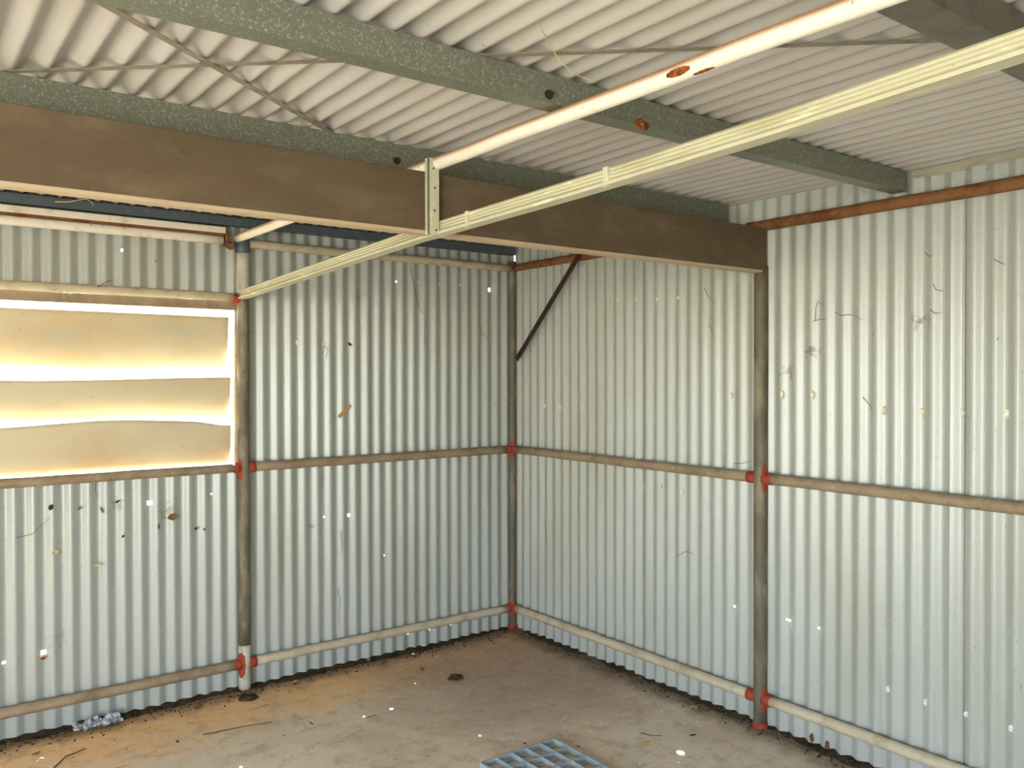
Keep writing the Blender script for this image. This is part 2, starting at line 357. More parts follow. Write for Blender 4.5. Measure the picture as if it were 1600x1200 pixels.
def crumbs(name, axis, u0, u1, seed, label, n):
    rnd = random.Random(seed); bm = bmesh.new()
    for i in range(n):
        u = rnd.uniform(u0, u1); d = -.01+abs(rnd.gauss(0, .05 if axis else .075)); r = rnd.uniform(.0015, .0055)
        c = Vector((u, d, r*.4+.004*noise.noise(Vector((u*2, d*2, 0))))) if axis == 0 else Vector((d, u, r*.4))
        g = bmesh.ops.create_icosphere(bm, subdivisions=1, radius=r, matrix=Matrix.Translation(c) @ Matrix.Rotation(rnd.uniform(0, 6), 4, 'Z') @ Matrix.Diagonal((rnd.uniform(.7, 1.8), 1, .7, 1)))
    tag(obj(name, bm, M['soil'], smooth=False), label, 'soil', kind='stuff')
crumbs('soil_crumbs', 0, .05, 3.4, 5, 'crumbs of dark earth strewn before the foot of the left wall', 900)
crumbs('soil_crumbs', 1, .10, 3.2, 6, 'crumbs of dark earth strewn before the foot of the right wall', 500)

# ---------------------------------------------------------------- posts
XA, YB = 1.655, 1.811
H1, H2, H3, H4, H5 = .1268, 1.0945, 2.1945, 1.9293, 2.1979
def pipe(name, a, b, r, mt, label, cat='rail', n=24, wob=.002, seed=0, group=None):
    bm = bmesh.new(); a = Vector(a); tube(bm, line(a, b, n, wob, seed), r, 20)
    return tag(obj(name, bm, mt, loc=a, smooth=True), label, cat, group)
def collar(parent, a, b, r, name='red_collar'):
    bm = bmesh.new(); tube(bm, line(a, b, 3), r, 20)
    o = obj(name, bm, M['red'], parent, smooth=True); o['label'] = 'red primed pipe joint'; return o
def saddle(parent, c, ang0, ang1, z0, z1, r, seed=0):
    """irregular patch of red primer/weld lying on the curved post face"""
    bm = bmesh.new(); c = Vector(c); n = 12; m = 10; g = {}
    zc = (z0+z1)/2; hz = (z1-z0)/2
    for i in range(n+1):
        t = i/n*2-1; a = ang0+(ang1-ang0)*i/n
        hh = hz*math.sqrt(max(0, 1-t*t))**.6*(1+.25*noise.noise(Vector((i*.6, seed, 0))))
        for j in range(m+1):
            g[i, j] = bm.verts.new((c.x+math.cos(a)*(r+.0015), c.y+math.sin(a)*(r+.0015), zc+hh*(j/m*2-1)))
    for i in range(n):
        for j in range(m): bm.faces.new((g[i, j], g[i+1, j], g[i+1, j+1], g[i, j+1]))
    bmesh.ops.remove_doubles(bm, verts=bm.verts, dist=1e-5)
    o = obj('red_primer_patch', bm, M['red'], parent, smooth=True); o['label'] = 'red primer patch'
    s = o.modifiers.new('t', 'SOLIDIFY'); s.thickness = .002; s.offset = -1
def post(x, y, top, r, label, base_red=False, pale=None):
    t = empty('pipe_post', (x, y, 0)); tag(t, label, 'post')
    bm = bmesh.new(); z0 = pale if pale else (.02 if base_red else -.01); tube(bm, line((x, y, z0), (x, y, top), 20, .0015, x), r, 24)
    obj('post_shaft', bm, M['post'], t, smooth=True)
    if pale:
        bm = bmesh.new(); tube(bm, line((x, y, -.01), (x, y, pale), 4), r*1.0, 24); o = obj('post_foot', bm, M['postpale'], t, smooth=True); o['label'] = 'pale painted foot of the post'
    if base_red:
        bm = bmesh.new(); tube(bm, [(x, y, -.01), (x, y, .02)], [r+.006, r+.002], 24); o = obj('base_collar', bm, M['red'], t, smooth=True); o['label'] = 'red base collar'
    return t
pc = post(0, 0, 2.235, .024, 'dark steel pipe post standing in the corner where the two walls meet')
pa = post(XA, 0, 2.17, .029, 'steel pipe post on the left wall beside the slatted window', pale=.22)
pb = post(0, YB, 2.02, .030, 'steel pipe post on the right wall carrying the end of the timber beam', base_red=True)
bm = bmesh.new(); tube(bm, line((XA, 0, 1.95), (XA, 0, 2.15), 4), .0315, 24); o = obj('post_head', bm, M['postpale'], pa, smooth=True); o['label'] = 'pale painted upper end of the post'
bm = bmesh.new(); tube(bm, [(XA, 0, 2.145), (XA, 0, 2.155), (XA, 0, 2.205), (XA, 0, 2.215)], [.031, .036, .036, .030], 24)
o = obj('post_cap', bm, M['galvdark'], pa, smooth=True); o['label'] = 'dark dented cap on the post'
for (t, x, z) in ((pa, XA, H1), (pa, XA, H2)):
    collar(t, (x-.022, 0, z), (x-.055, 0, z), .0265); collar(t, (x+.022, 0, z), (x+.046, 0, z), .0265)
saddle(pa, (XA, 0, 0), PI*.44, -PI*.05, H1-.062, H1+.060, .029, 1); saddle(pa, (XA, 0, 0), PI*.34, -PI*.05, H2-.06, H2+.04, .029, 2)
collar(pa, (XA+.015, 0, H4-.01), (XA+.05, 0, H4-.01), .0235)
for z in (H1, H2):
    collar(pb, (0, YB-.02, z), (0, YB-.062, z), .0265); collar(pb, (0, YB+.02, z), (0, YB+.058, z), .0265)
    saddle(pb, (0, YB, 0), PI*.52, PI*.26, z-.06, z+.062, .030, z)
for z in (H1, H2):
    collar(pc, (.012, 0, z), (.045, 0, z), .026); collar(pc, (0, .012, z), (0, .045, z), .026)
    saddle(pc, (0, 0, 0), PI*.5, 0, z-.05, z+.045, .024, z)
bm = bmesh.new(); tube(bm, [(0, 0, .0), (0, 0, .025)], [.034, .028], 20); o = obj('base_collar', bm, M['red'], pc, smooth=True); o['label'] = 'red base collar'
# ---------------------------------------------------------------- wall rails
G = None
pipe('wall_rail', (.046, 0, H1), (XA-.056, 0, H1), .0235, M['railcream'], 'low pipe rail on the left wall between the corner and the window post', seed=1)
pipe('wall_rail', (XA+.047, 0, H1), (4.3, 0, H1), .0235, M['railbrown'], 'low pipe rail near the floor running under the slatted window', seed=2, n=40)
pipe('wall_rail', (.046, 0, H2), (XA-.056, 0, H2), .0235, M['railbrown'], 'middle pipe rail on the left wall, between the corner and the window post', seed=3)
pipe('wall_rail', (XA+.047, 0, H2), (4.3, 0, H2), .021, M['railbrown'], 'pipe rail forming the sill right under the slatted window', seed=4, n=40)
pipe('wall_rail', (.02, 0, H3), (XA-.03, 0, H3), .0215, M['railcream'], 'high cream pipe rail on the left wall from the corner to the window post', seed=5)
pipe('wall_rail', (XA+.05, 0, H4), (4.3, 0, H4), .020, M['railcream'], 'cream pipe rail running along just above the slatted window', seed=6, n=40)
pipe('wall_rail', (0, .046, H1), (0, YB-.063, H1), .0235, M['railcream'], 'low cream pipe rail on the right wall between the corner and the beam post', seed=7)
pipe('wall_rail', (0, YB+.059, H1), (0, 5.0, H1), .0235, M['railcream'], 'low cream pipe rail on the right wall, nearer side of the beam post', seed=8, n=40)
pipe('wall_rail', (0, .046, H2), (0, YB-.063, H2), .0235, M['railbrown'], 'middle pipe rail on the right wall between the corner and the beam post', seed=9)
pipe('wall_rail', (0, YB+.059, H2), (0, 5.0, H2), .0235, M['railbrown'], 'middle brown pipe rail on the right wall, nearer side of the beam post', seed=10, n=40)
pipe('wall_rail', (0, .03, H5-.003), (0, 1.70, H5-.003), .0215, M['rust'], 'rusty top pipe rail on the right wall, seen under the timber beam by the corner', seed=11)
pipe('wall_rail', (0, 1.74, H5), (0, 5.0, H5-.006), .0235, M['rust'], 'long rusty top pipe rail on the right wall, nearer side of the timber beam', seed=12, n=40)

# ---------------------------------------------------------------- beam and purlins
t = empty('timber_beam', (0.0, 1.80, 2.0)); tag(t, 'wide dark timber beam spanning from the right wall post out past the left edge', 'beam')
bm = bmesh.new(); box(bm, (.0, 1.795, 1.999), (4.5, 1.84, 2.184), .003); obj('beam_board', bm, M['timber'], t)
bm = bmesh.new(); box(bm, (.03, 1.792, 1.990), (4.5, 1.842, 2.0005), .001); o = obj('beam_edge', bm, M['timberedge'], t); o['label'] = 'pale lower edge of the beam'
def cee(name, x0, x1, y, z0, z1, fl, side, mt, label, grp='steel purlins'):
    t = empty(name, (x0, y, z0)); tag(t, label, 'purlin')
    th = .0025; s = side; lip = .012
    pf = [(0, z0), (s*fl, z0), (s*fl, z0+lip), (s*(fl-th), z0+lip), (s*(fl-th), z0+th), (s*th, z0+th), (s*th, z1-th), (s*(fl-th), z1-th), (s*(fl-th), z1-lip), (s*fl, z1-lip), (s*fl, z1), (0, z1)]
    bm = bmesh.new(); sweep(bm, pf, (x0, y, 0), (x1, y, 0), ((0, 1, 0), (0, 0, 1)), 1)
    obj('purlin_channel', bm, mt, t)
    return t
def bolt(parent, x, y, z, r=.009):
    bm = bmesh.new(); tube(bm, [(x, y-.004, z), (x, y+.003, z)], r*1.35, 16); tube(bm, [(x, y+.003, z), (x, y+.011, z)], r, 6); tube(bm, [(x, y+.011, z), (x, y+.018, z)], r*.45, 10)
    o = obj('bolt', bm, M['screw'], parent); o['label'] = 'bolt head'
p0 = cee('steel_purlin', .01, 4.4, .05, 2.270, 2.3090, .05, -1, M['galvdark'], 'dark blue-grey steel purlin along the top of the left wall')
p1 = cee('steel_purlin', .03, 4.4, 1.66, 2.228, 2.3090, .05, -1, M['galv'], 'galvanised purlin right above the timber beam, roof sheets resting on it')
p2 = cee('steel_purlin', -.01, 4.5, 2.46, 2.236, 2.3090, .058, -1, M['galv'], 'galvanised purlin in the middle of the roof crossing above the white pipe')
p3 = cee('steel_purlin', .01, 4.5, 3.335, 2.232, 2.3090, .085, -1, M['dullsteel'], 'dark purlin with rusty edge at the upper right corner of the photo')
def above(x, y, z=0): return x
for (par, px, py, yy) in ((p1, 620, 251, 1.66), (p2, 857, 148, 2.46)):
    q = pw(px, py, 1, yy); bolt(par, q.x, yy, q.z)
for k in range(24):      # roofing screws above the purlin over the beam, every other rib gap
    x = .03+P/2+k*2*P
    if x > 3.2: break
    bm = bmesh.new(); tube(bm, [(x, 1.63, 2.309), (x, 1.63, 2.330)], .0028, 6); obj('roofing_screw', bm, M['screw'], p1)
# rust blotches as flaking scabs
def scab(parent, c, n_, rx, rz, U, V, name='rust_scab', mt=None, seed=0, h=.002, label='flaking rust patch'):
    bm = bmesh.new(); c = Vector(c); U = Vector(U); V = Vector(V); n_ = Vector(n_); ring0 = bm.verts.new(c+n_*h); prev = None; K = 22; rings = []
    for f in (.5, .8, 1.0):
        rings.append([bm.verts.new(c+U*math.cos(a)*rx*f*w+V*math.sin(a)*rz*f*w+n_*h*(1.3 if f < 1 else -.6)*(1+.6*noise.noise(Vector((k, f*9, seed)))))
                      for k in range(K) for a in [2*PI*k/K] for w in [1+.45*noise.noise(Vector((math.cos(a)*2, math.sin(a)*2, seed)))]])
    for k in range(K):
        bm.faces.new((ring0, rings[0][k], rings[0][(k+1) % K]))
        for i in range(2): bm.faces.new((rings[i][k], rings[i+1][k], rings[i+1][(k+1) % K], rings[i][(k+1) % K]))
    if parent is not None:
        o = obj(name, bm, mt or M['rustspot'], parent); o['label'] = label
    else: o = obj(name, bm, mt or M['rustspot'], loc=c)
    return o
q = pw(1003, 194, 1, 2.462); scab(p2, q, (0, 1, 0), .03, .014, (1, 0, 0), (0, 0, 1), seed=3)
q = pw(1480, 338, 1, 2.462)

# ---------------------------------------------------------------- tie pipe, track, hanger
bm = bmesh.new(); tube(bm, line((1.690, .035, 2.213), (1.690, 5.0, 2.205), 50, .003, 5), .0205, 24)
tp = empty('tie_pipe', (1.69, .035, 2.213)); tag(tp, 'cream painted steel pipe crossing under the purlins from the window post', 'pipe')
obj('pipe_run', bm, M['piperusty'], tp, smooth=True)
q = pw(1083, 97, 0, 1.69)
def pipescab(y, ang, ry, ra, seed):
    bm = bmesh.new(); n = 14; m = 8; g = {}; rr = .0212
    for i in range(n+1):
        t = i/n*2-1; hh = math.sqrt(max(0, 1-t*t))*(1+.4*noise.noise(Vector((i*.8, seed, 0))))
        for j in range(m+1):
            a = ang+ra*hh*(j/m*2-1); r2 = rr+.0015*noise.noise(Vector((i, j, seed)))
            g[i, j] = bm.verts.new((1.69+math.cos(a)*r2, y+ry*t, 2.2085+math.sin(a)*r2))
    for i in range(n):
        for j in range(m): bm.faces.new((g[i, j], g[i+1, j], g[i+1, j+1], g[i, j+1]))
    bmesh.ops.remove_doubles(bm, verts=bm.verts, dist=1e-5)
    o = obj('rust_scab', bm, M['rustspot'], tp, smooth=True); o['label'] = 'flaking rust patch on the pipe'
pipescab(2.87, -.35, .035, .42, 1); pipescab(2.93, -1.25, .030, .22, 2)
# ribbed sliding-door track, hung just under the pipe and rising towards the viewer
t = empty('door_track', (1.665, .10, 1.925)); tag(t, 'long cream ribbed metal track running below the white pipe to the window post', 'track')
bm = bmesh.new()
pf = [(-.020, .046), (.004, .046), (.010, .040), (.006, .036), (.010, .031), (.006, .027), (.010, .022), (.006, .018), (.012, .012), (.020, .008), (.020, 0), (-.020, 0), (-.020, .004), (.0, .006), (-.004, .012), (-.004, .038), (-.020, .041)]
pts = [(.05, 1.918), (1.73, 1.985), (2.5, 2.000), (3.09, 2.017), (3.6, 2.040), (5.0, 2.075)]
rings = []
for (y, z) in pts:
    xx = 1.675
    rings.append([bm.verts.new((xx+u, y, z+v)) for u, v in pf])
m = len(pf)
for i in range(len(pts)-1):
    for k in range(m): bm.faces.new((rings[i][k], rings[i][(k+1) % m], rings[i+1][(k+1) % m], rings[i+1][k]))
bm.faces.new(rings[0][::-1]); bm.faces.new(rings[-1]); obj('track_channel', bm, M['track'], t)
for (y, w) in ((1.80, .02), (2.02, .014), (2.62, .018)):
    z = 1.99 if y < 2.3 else 2.003
    bm = bmesh.new(); box(bm, (1.672, y-w/2, z-.002), (1.690, y+w/2, z+.047), .002); o = obj('splice_clip', bm, M['track'], t)
t = empty('hanger_bracket', (1.70, 1.855, 1.975)); tag(t, 'short cream vertical hanger strip joining the white pipe to the ribbed track', 'bracket')
bm = bmesh.new(); box(bm, (1.688, 1.862, 1.985), (1.727, 1.868, 2.222), .001); box(bm, (1.723, 1.846, 1.985), (1.727, 1.868, 2.222), .001); obj('strip', bm, M['track'], t)
for z in (2.21, 2.19, 2.13, 2.06, 2.00):
    bm = bmesh.new(); tube(bm, [(1.705+.006*math.sin(z*90), 1.867, z), (1.705+.006*math.sin(z*90), 1.870, z)], .0028, 10); obj('bolt_hole_plug', bm, M['dark'], t)
# ---------------------------------------------------------------- bracing
def flat(name, a, b, w, th, mt, label, cat, wob=0, seed=0, U=(0, 0, 1)):
    a = Vector(a); b = Vector(b); d = (b-a).normalized(); s = d.cross(Vector(U)).normalized()*w/2; u = s.normalized().cross(d)*th/2
    bm = bmesh.new(); R = []
    for p in line(a, b, 30, wob, seed): R.append([bm.verts.new(p+s*x+u*y) for x, y in ((-1, -1), (1, -1), (1, 1), (-1, 1))])
    for i in range(30):
        for k in range(4): bm.faces.new((R[i][k], R[i][(k+1) % 4], R[i+1][(k+1) % 4], R[i+1][k]))
    bm.faces.new(R[0]); bm.faces.new(R[-1][::-1])
    return tag(obj(name, bm, mt, loc=a), label, cat)
d1 = Vector((1.119, 3.185, 0))-Vector((2.817, 1.667, 0))
a = Vector((2.817, 1.667, 2.3105))-.0*d1; b = Vector((1.03, 3.262, 2.3105))
flat('bracing_strap', a+Vector((.02, -.02, 0)), b, .022, .0012, M['strap'], 'long thin metal bracing strap under the roof, crossing from upper left to upper right', 'strap', .0, 3)
flat('bracing_strap', (2.95, 2.40, 2.3080), (1.95, 1.655, 2.3080), .022, .0012, M['strap'], 'thin diagonal bracing strap between the two left purlins, crossing the other strap', 'strap', .0, 8)
flat('corner_brace', (.032, .085, 1.64), (.032, .655, 2.205), .030, .006, M['brace'], 'dark flat diagonal brace from the corner post up to the rusty top rail', 'brace', 0, 1, U=(1, 0, 0))
# pale end tab of brace
# ---------------------------------------------------------------- flashing at the wall top
bm = bmesh.new(); R = []
for i in range(61):
    y = 2.475+i*(2.7/60); zb = 2.283+.006*noise.noise(Vector((y*9, 0, 0)))+.003*math.cos(2*PI*y/P)
    x = -.020+.002*noise.noise(Vector((y*2, 5, 0))); R.append([bm.verts.new((x, y, zb)), bm.verts.new((x, y, 2.312)), bm.verts.new((x-.02, y, 2.313))])
for i in range(60):
    for k in range(2): bm.faces.new((R[i][k], R[i+1][k], R[i+1][k+1], R[i][k+1]))
o = tag(obj('roof_flashing', bm, M['flash'], loc=(-.02, 2.475, 2.283)), 'thin ragged metal flashing strip along the top of the right wall under the roof', 'flashing')
s = o.modifiers.new('t', 'SOLIDIFY'); s.thickness = .001

# ---------------------------------------------------------------- slatted window
bm = bmesh.new()
box(bm, (1.675, -.046, 1.868), (3.9, -.022, 1.912), .002)          # lintel board
w1 = struct(obj('window_1', bm, M['railbrown']))
bm = bmesh.new(); box(bm, (1.673, -.060, 1.095), (1.687, -.020, 1.868), .003); o = obj('window_jamb', bm, M['timberedge'], w1)
bm = bmesh.new(); box(bm, (1.69, -.09, 1.070), (3.9, -.024, 1.090), .002); o = obj('window_sill', bm, M['timberedge'], w1)
bm = bmesh.new(); box(bm, (3.87, -.09, 1.07), (3.9, -.03, 1.93), .003); obj('window_jamb', bm, M['timberedge'], w1)
sh = empty('slatted_shutter', (1.72, -.05, 1.10)); tag(sh, 'shutter of three warped metal slats closing the bright window on the left', 'shutter')
def slat(zb, zt, tilt, bow, seed, name='slat', xs=1.700):
    bm = bmesh.new(); nx = 60; nz = 12; g = {}; x0, x1 = xs, 3.86
    for i in range(nx+1):
        for j in range(nz+1):
            s = i/nx; v = j/nz; x = x0+(x1-x0)*s
            zz_t = zt+bow(x)[1]; zz_b = zb+bow(x)[0]
            z = zz_b+(zz_t-zz_b)*v
            y = -.048-tilt*(1-v)+.012*math.sin(PI*v)+.007*noise.noise(Vector((x*2.2, v*1.5, seed)))
            g[i, j] = bm.verts.new((x, y, z))
    for i in range(nx):
        for j in range(nz): bm.faces.new((g[i, j], g[i+1, j], g[i+1, j+1], g[i, j+1]))
    o = obj(name, bm, M['slat'], sh, smooth=True); s = o.modifiers.new('t', 'SOLIDIFY'); s.thickness = .0015
    return o
o = slat(1.580, 1.835, .055, lambda x: (.004*math.sin(x*5), .002*math.sin(x*3)), 1, xs=1.710); o['label'] = 'topmost slat, widest and flattest'
o = slat(1.342, 1.532, .05, lambda x: (.003*math.sin(x*7), .006*math.sin(x*4+1)), 2); o['label'] = 'middle slat of the shutter'
o = slat(1.118, 1.322, .035, lambda x: (0, .022*math.exp(-((x-2.25)/.33)**2)-.022*math.exp(-((x-1.72)/.1)**2)), 3); o['label'] = 'lowest slat, warped upward in the middle'

# ---------------------------------------------------------------- white track above the window
t = empty('cream_batten', (1.745, .03, 2.18)); tag(t, 'cream painted double batten above the window with a rusty end', 'batten')
bm = bmesh.new(); box(bm, (1.745, -.015, 2.232), (4.3, .03, 2.262), .003); obj('upper_strip', bm, M['white'], t)
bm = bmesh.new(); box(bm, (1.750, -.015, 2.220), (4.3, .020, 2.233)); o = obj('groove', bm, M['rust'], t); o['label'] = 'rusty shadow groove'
bm = bmesh.new(); tube(bm, line((1.755, .008, 2.200), (4.3, .008, 2.200), 20, .001, 3), .0205, 18); obj('lower_pipe', bm, M['white'], t, smooth=True)
bm = bmesh.new(); box(bm, (1.734, -.015, 2.175), (1.747, .034, 2.245), .002); tube(bm, [(1.725, .0, 2.182), (1.725, .034, 2.170)], .018, 14); o = obj('end_plate', bm, M['rust'], t); o['label'] = 'rusty end plate'

# ---------------------------------------------------------------- floor grate
t = tag(empty('plastic_grate', (1.02, 1.55, .002)), 'blue-grey plastic grid mat with square cells lying on the concrete floor', 'grate')
bm = bmesh.new(); gx0, gx1, gy0, gy1 = .835, 1.205, 1.395, 1.90
nx = 5; ny = 5
for i in range(nx+1):
    x = gx0+(gx1-gx0)*i/nx; w = .0045 if 0 < i < nx else .006; box(bm, (x-w, gy0, .001), (x+w, gy1, .024), .0015)
for j in range(ny+1):
    y = gy0+(gy1-gy0)*j/ny; w = .0045 if 0 < j < ny else .006; box(bm, (gx0, y-w, .001), (gx1, y+w, .0235), .0015)
obj('grid', bm, M['grate'], t)
for i in range(nx):
    for j in range(ny):
        cx = gx0+(gx1-gx0)*(i+.5)/nx; y0_ = gy0+(gy1-gy0)*j/ny
        if (i+j) % 3 != 1: bm = bmesh.new(); box(bm, (cx-.036, y0_+.002, .0025), (cx+.036, y0_+.030, .0055)); obj('cell_ledge', bm, M['grate'], t)


# ---------------------------------------------------------------- sealant dabs on fixings
def dab(px, py, ax, w, h, mt, label, group, seed):
    q = pw(px, py, ax, WC+AMP+.001)
    n_ = (0, 1, 0) if ax == 1 else (1, 0, 0); U = (1, 0, 0) if ax == 1 else (0, 1, 0)
    u = q.x if ax == 1 else q.y; uc = .021 if ax == 1 else .010
    d = WC+AMP*prof((u-uc)/P)+.002
    if ax == 1: q.y = d
    else: q.x = d
    o = scab(None, q, n_, w, h, U, (0, 0, 1), 'sealant_dab', mt, seed, .004); tag(o, label, 'sealant', group); return o
sd_ = 0
ORD = {6: ['leftmost', 'second from left', 'third from left', 'fourth from left', 'fifth from left', 'rightmost'], 4: ['leftmost', 'second from left', 'third from left', 'rightmost'],
       3: ['left', 'middle', 'right'], 2: ['left', 'right']}
rows = [([(1222, 617), (1269, 617), (1378, 642), (1437, 644), (1499, 646), (1570, 646)], 0, .010, .018, 'seal', 'cream dab on the right wall, right of the beam post', 'sealant dabs in the upper row nearer than the beam post'),
        ([(848, 634), (872, 636), (910, 636), (1140, 618)], 0, .010, .014, 'seal', 'small cream dab between corner and beam post', 'sealant dabs between corner and beam post'),
        ([(965, 470), (994, 468), (1027, 468), (1060, 465)], 0, .007, .010, 'seal', 'tiny pale dab just under the timber beam', 'sealant dabs under the timber beam'),
        ([(1030, 762), (1064, 768)], 0, .010, .012, 'seal', 'faint dab just below the right wall middle rail', 'sealant dabs below the middle rail'),
        ([(1385, 1077), (1445, 1098), (1509, 1116), (1580, 1138)], 0, .009, .014, 'silver', 'silvery dab low on the right wall', 'silvery dabs low on the right wall'),
        ([(619, 438), (655, 441), (689, 443), (721, 445)], 1, .007, .012, 'silver', 'small silvery dab under the high rail near corner', 'silvery dabs near the corner'),
        ([(466, 535), (507, 537)], 1, .008, .014, 'silver', 'small silvery dab right of the window post', 'silvery dabs right of the window post'),
        ([(642, 703), (676, 702), (709, 701)], 1, .009, .012, 'silver', 'small silvery dab above the left wall middle rail', 'silvery dabs above the middle rail of the left wall')]
for pts_, ax, w, h, mt, lab, grp in rows:
    for k_, (px, py) in enumerate(pts_):
        sd_ += 1; dab(px, py, ax, w, h, M[mt], ORD[len(pts_)][k_]+' '+lab, grp, sd_*1.7)

# ---------------------------------------------------------------- debris
def leaf(c, L_, w, mt, yaw, label, group=None, wall=None, curl=.3, seed=0, cat='leaf'):
    bm = bmesh.new(); n = 8; R = []
    for i in range(n+1):
        t = i/n; ww = w*math.sin(PI*min(1, t*1.02+.01))**.8; x = (t-.5)*L_; z = curl*L_*(t-.5)**2
        R.append([bm.verts.new((x, -ww/2, z+.12*w)), bm.verts.new((x, 0, z)), bm.verts.new((x, ww/2, z+.12*w+.1*w*math.sin(seed+t*4)))])
    for i in range(n):
        for k in range(2): bm.faces.new((R[i][k], R[i+1][k], R[i+1][k+1], R[i][k+1]))
    rot = Matrix.Rotation(yaw, 4, 'Z')
    if wall == 1: rot = Matrix.Rotation(-PI/2+.2, 4, 'X') @ rot
    if wall == 0: rot = Matrix.Rotation(PI/2-.2, 4, 'Y') @ rot
    bm.transform(Matrix.Translation(c) @ rot)
    o = obj('dry_leaf' if cat == 'leaf' else 'wood_chip', bm, mt, loc=c, smooth=True); tag(o, label, cat, group)
    s = o.modifiers.new('t', 'SOLIDIFY'); s.thickness = .0006
    return o
def fl(px, py, z=.006): return pw(px, py, 2, z)
L1 = [(309, 1105, .085, .035, 'leaf1', .3, 'curled brown leaf on the soil at the left wall, left of the window post foot'),
      (295, 1130, .075, .012, 'leaf2', .9, 'narrow tan leaf on the orange clay below the brown curled leaf'),
      (232, 1136, .030, .016, 'leaf3', .8, 'small yellowish leaf on the clay near the crumpled plastic'),
      (444, 1149, .032, .014, 'leaf2', 1.0, 'pale dry leaf alone on the bare concrete near the lower middle'),
      (487, 1130, .040, .012, 'leaf1', .9, 'small brown leaf lying right of the long twig on concrete'),
      (576, 1035, .05, .02, 'leaf2', .2, 'pale leaf on the soil below the low rail, midway along the left wall'),
      (660, 1025, .05, .016, 'leaf2', .1, 'flat pale leaf on dark soil at the left wall close to the corner'),
      (735, 1016, .04, .012, 'leaf2', -.2, 'thin pale leaf on the floor just in front of the corner'),
      (660, 1046, .04, .02, 'leaf1', .6, 'brown leaf where the pale streak crosses the red clay floor'),
      (461, 1069, .035, .018, 'leaf2', .1, 'pale leaf fragment on the soil just right of the window post foot'),
      (1011, 1160, .035, .024, 'leaf3', 1.4, 'bright yellow leaf on the floor right of the plastic grate'),
      (1085, 1110, .05, .028, 'leaf2', .4, 'pale leaf at the foot of the right wall left of the beam post'),
      (1023, 1102, .03, .018, 'leaf2', .1, 'small pale leaf on the floor in front of the right wall'),
      (1083, 1148, .04, .014, 'leaf4', 2.2, 'dark curled leaf on the floor right of the yellow leaf'),
      (820, 1161, .02, .01, 'leaf4', 1.0, 'tiny dark leaf just beyond the plastic grate'),
      (904, 1166, .018, .012, 'leaf4', 1.2, 'dark scrap touching the far right edge of the plastic grate'),
      (95, 1160, .045, .012, 'leaf2', .5, 'pale narrow leaf on the clay at the far lower left'),
      (56, 1177, .04, .016, 'leaf1', -.3, 'brown leaf on the clay in the lower left corner')]
for i, (px, py, L_, w, mt, yw, lab) in enumerate(L1):
    q = fl(px, py, .010); q.z = .007 if q.y > .12 and q.x > .12 else .022
    leaf(q, L_, w, M[mt], yw+PI*.25, lab, seed=i)
WL = [(79, 793, .028, .020, 'leaf4', 1.2, 'dark crumpled leaf caught on the wall below the window at far left'),
      (159, 797, .036, .010, 'leaf1', 2.0, 'long brown leaf stuck on the wall below the middle of the window sill'),
      (183, 784, .026, .010, 'leaf4', .5, 'dark leaf scrap on the wall under the sill beside the brown leaf'),
      (269, 808, .055, .030, 'leaf1', .1, 'largest brown leaf hanging in cobweb below the window sill'),
      (248, 823, .026, .008, 'leaf4', 1.5, 'small dark curved leaf below left of the largest brown leaf'),
      (86, 863, .030, .020, 'leaf2', .2, 'round tan leaf stuck low on the wall under the left of the window'),
      (151, 883, .042, .012, 'leaf2', 0, 'pale flat leaf stuck on the wall below the tan round leaf'),
      (319, 827, .014, .012, 'leaf1', 1, 'tiny brown leaf on the wall left of the window post'),
      (124, 794, .02, .014, 'leaf1', 1, 'small reddish scrap on the wall under the bright sill'),
      (306, 826, .018, .012, 'leaf4', .6, 'dark scrap on the wall left of the tiny brown leaf'),
      (192, 838, .018, .009, 'leaf4', .8, 'small dark scrap on the wall between sill and low rail'),
      (546, 538, .026, .014, 'leaf4', 2.3, 'small dark curled leaf stuck on the left wall right of the silvery dabs')]
for i, (px, py, L_, w, mt, yw, lab) in enumerate(WL):
    q = pw(px, py, 1, -.018); leaf(q, L_, w, M[mt], yw, lab, wall=1, seed=i, curl=.8)
# dangling strip of tape
q1 = pw(529, 652, 1, -.022); q2 = pw(547, 633, 1, -.020)
flat('tape_strip', q1, q2, .018, .001, M['tape'], 'short tan strip stuck askew on the left wall above the middle rail', 'strip', U=(0, 1, 0))
def twig(pts, r, mt, label, name='twig', cat='twig', group=None):
    bm = bmesh.new(); P_ = []
    for i in range(len(pts)-1):
        for k in range(6): P_.append(Vector(pts[i]).lerp(Vector(pts[i+1]), k/6))
    P_.append(Vector(pts[-1])); P_ = [p+noise.noise_vector(p*23)*r*1.2 for p in P_]
    tube(bm, P_, [r*(1-.5*i/len(P_)) for i in range(len(P_))], 7)
    return tag(obj(name, bm, mt, loc=Vector(pts[0]), smooth=True), label, cat, group)
twig([fl(318, 1148), fl(370, 1137), fl(424, 1128)], .0028, M['twig'], 'long thin dark twig lying on the concrete near the lower left')
twig([fl(84, 1199), fl(103, 1181, .014), fl(136, 1170)], .0035, M['twig'], 'bent brown twig at the bottom left of the floor')
twig([fl(1001, 1145), fl(1018, 1149), fl(1034, 1150)], .0022, M['twig'], 'short dark twig above the yellow leaf')
twig([fl(572, 1122), fl(588, 1117)], .002, M['twig'], 'tiny twig in the middle of the bare concrete')
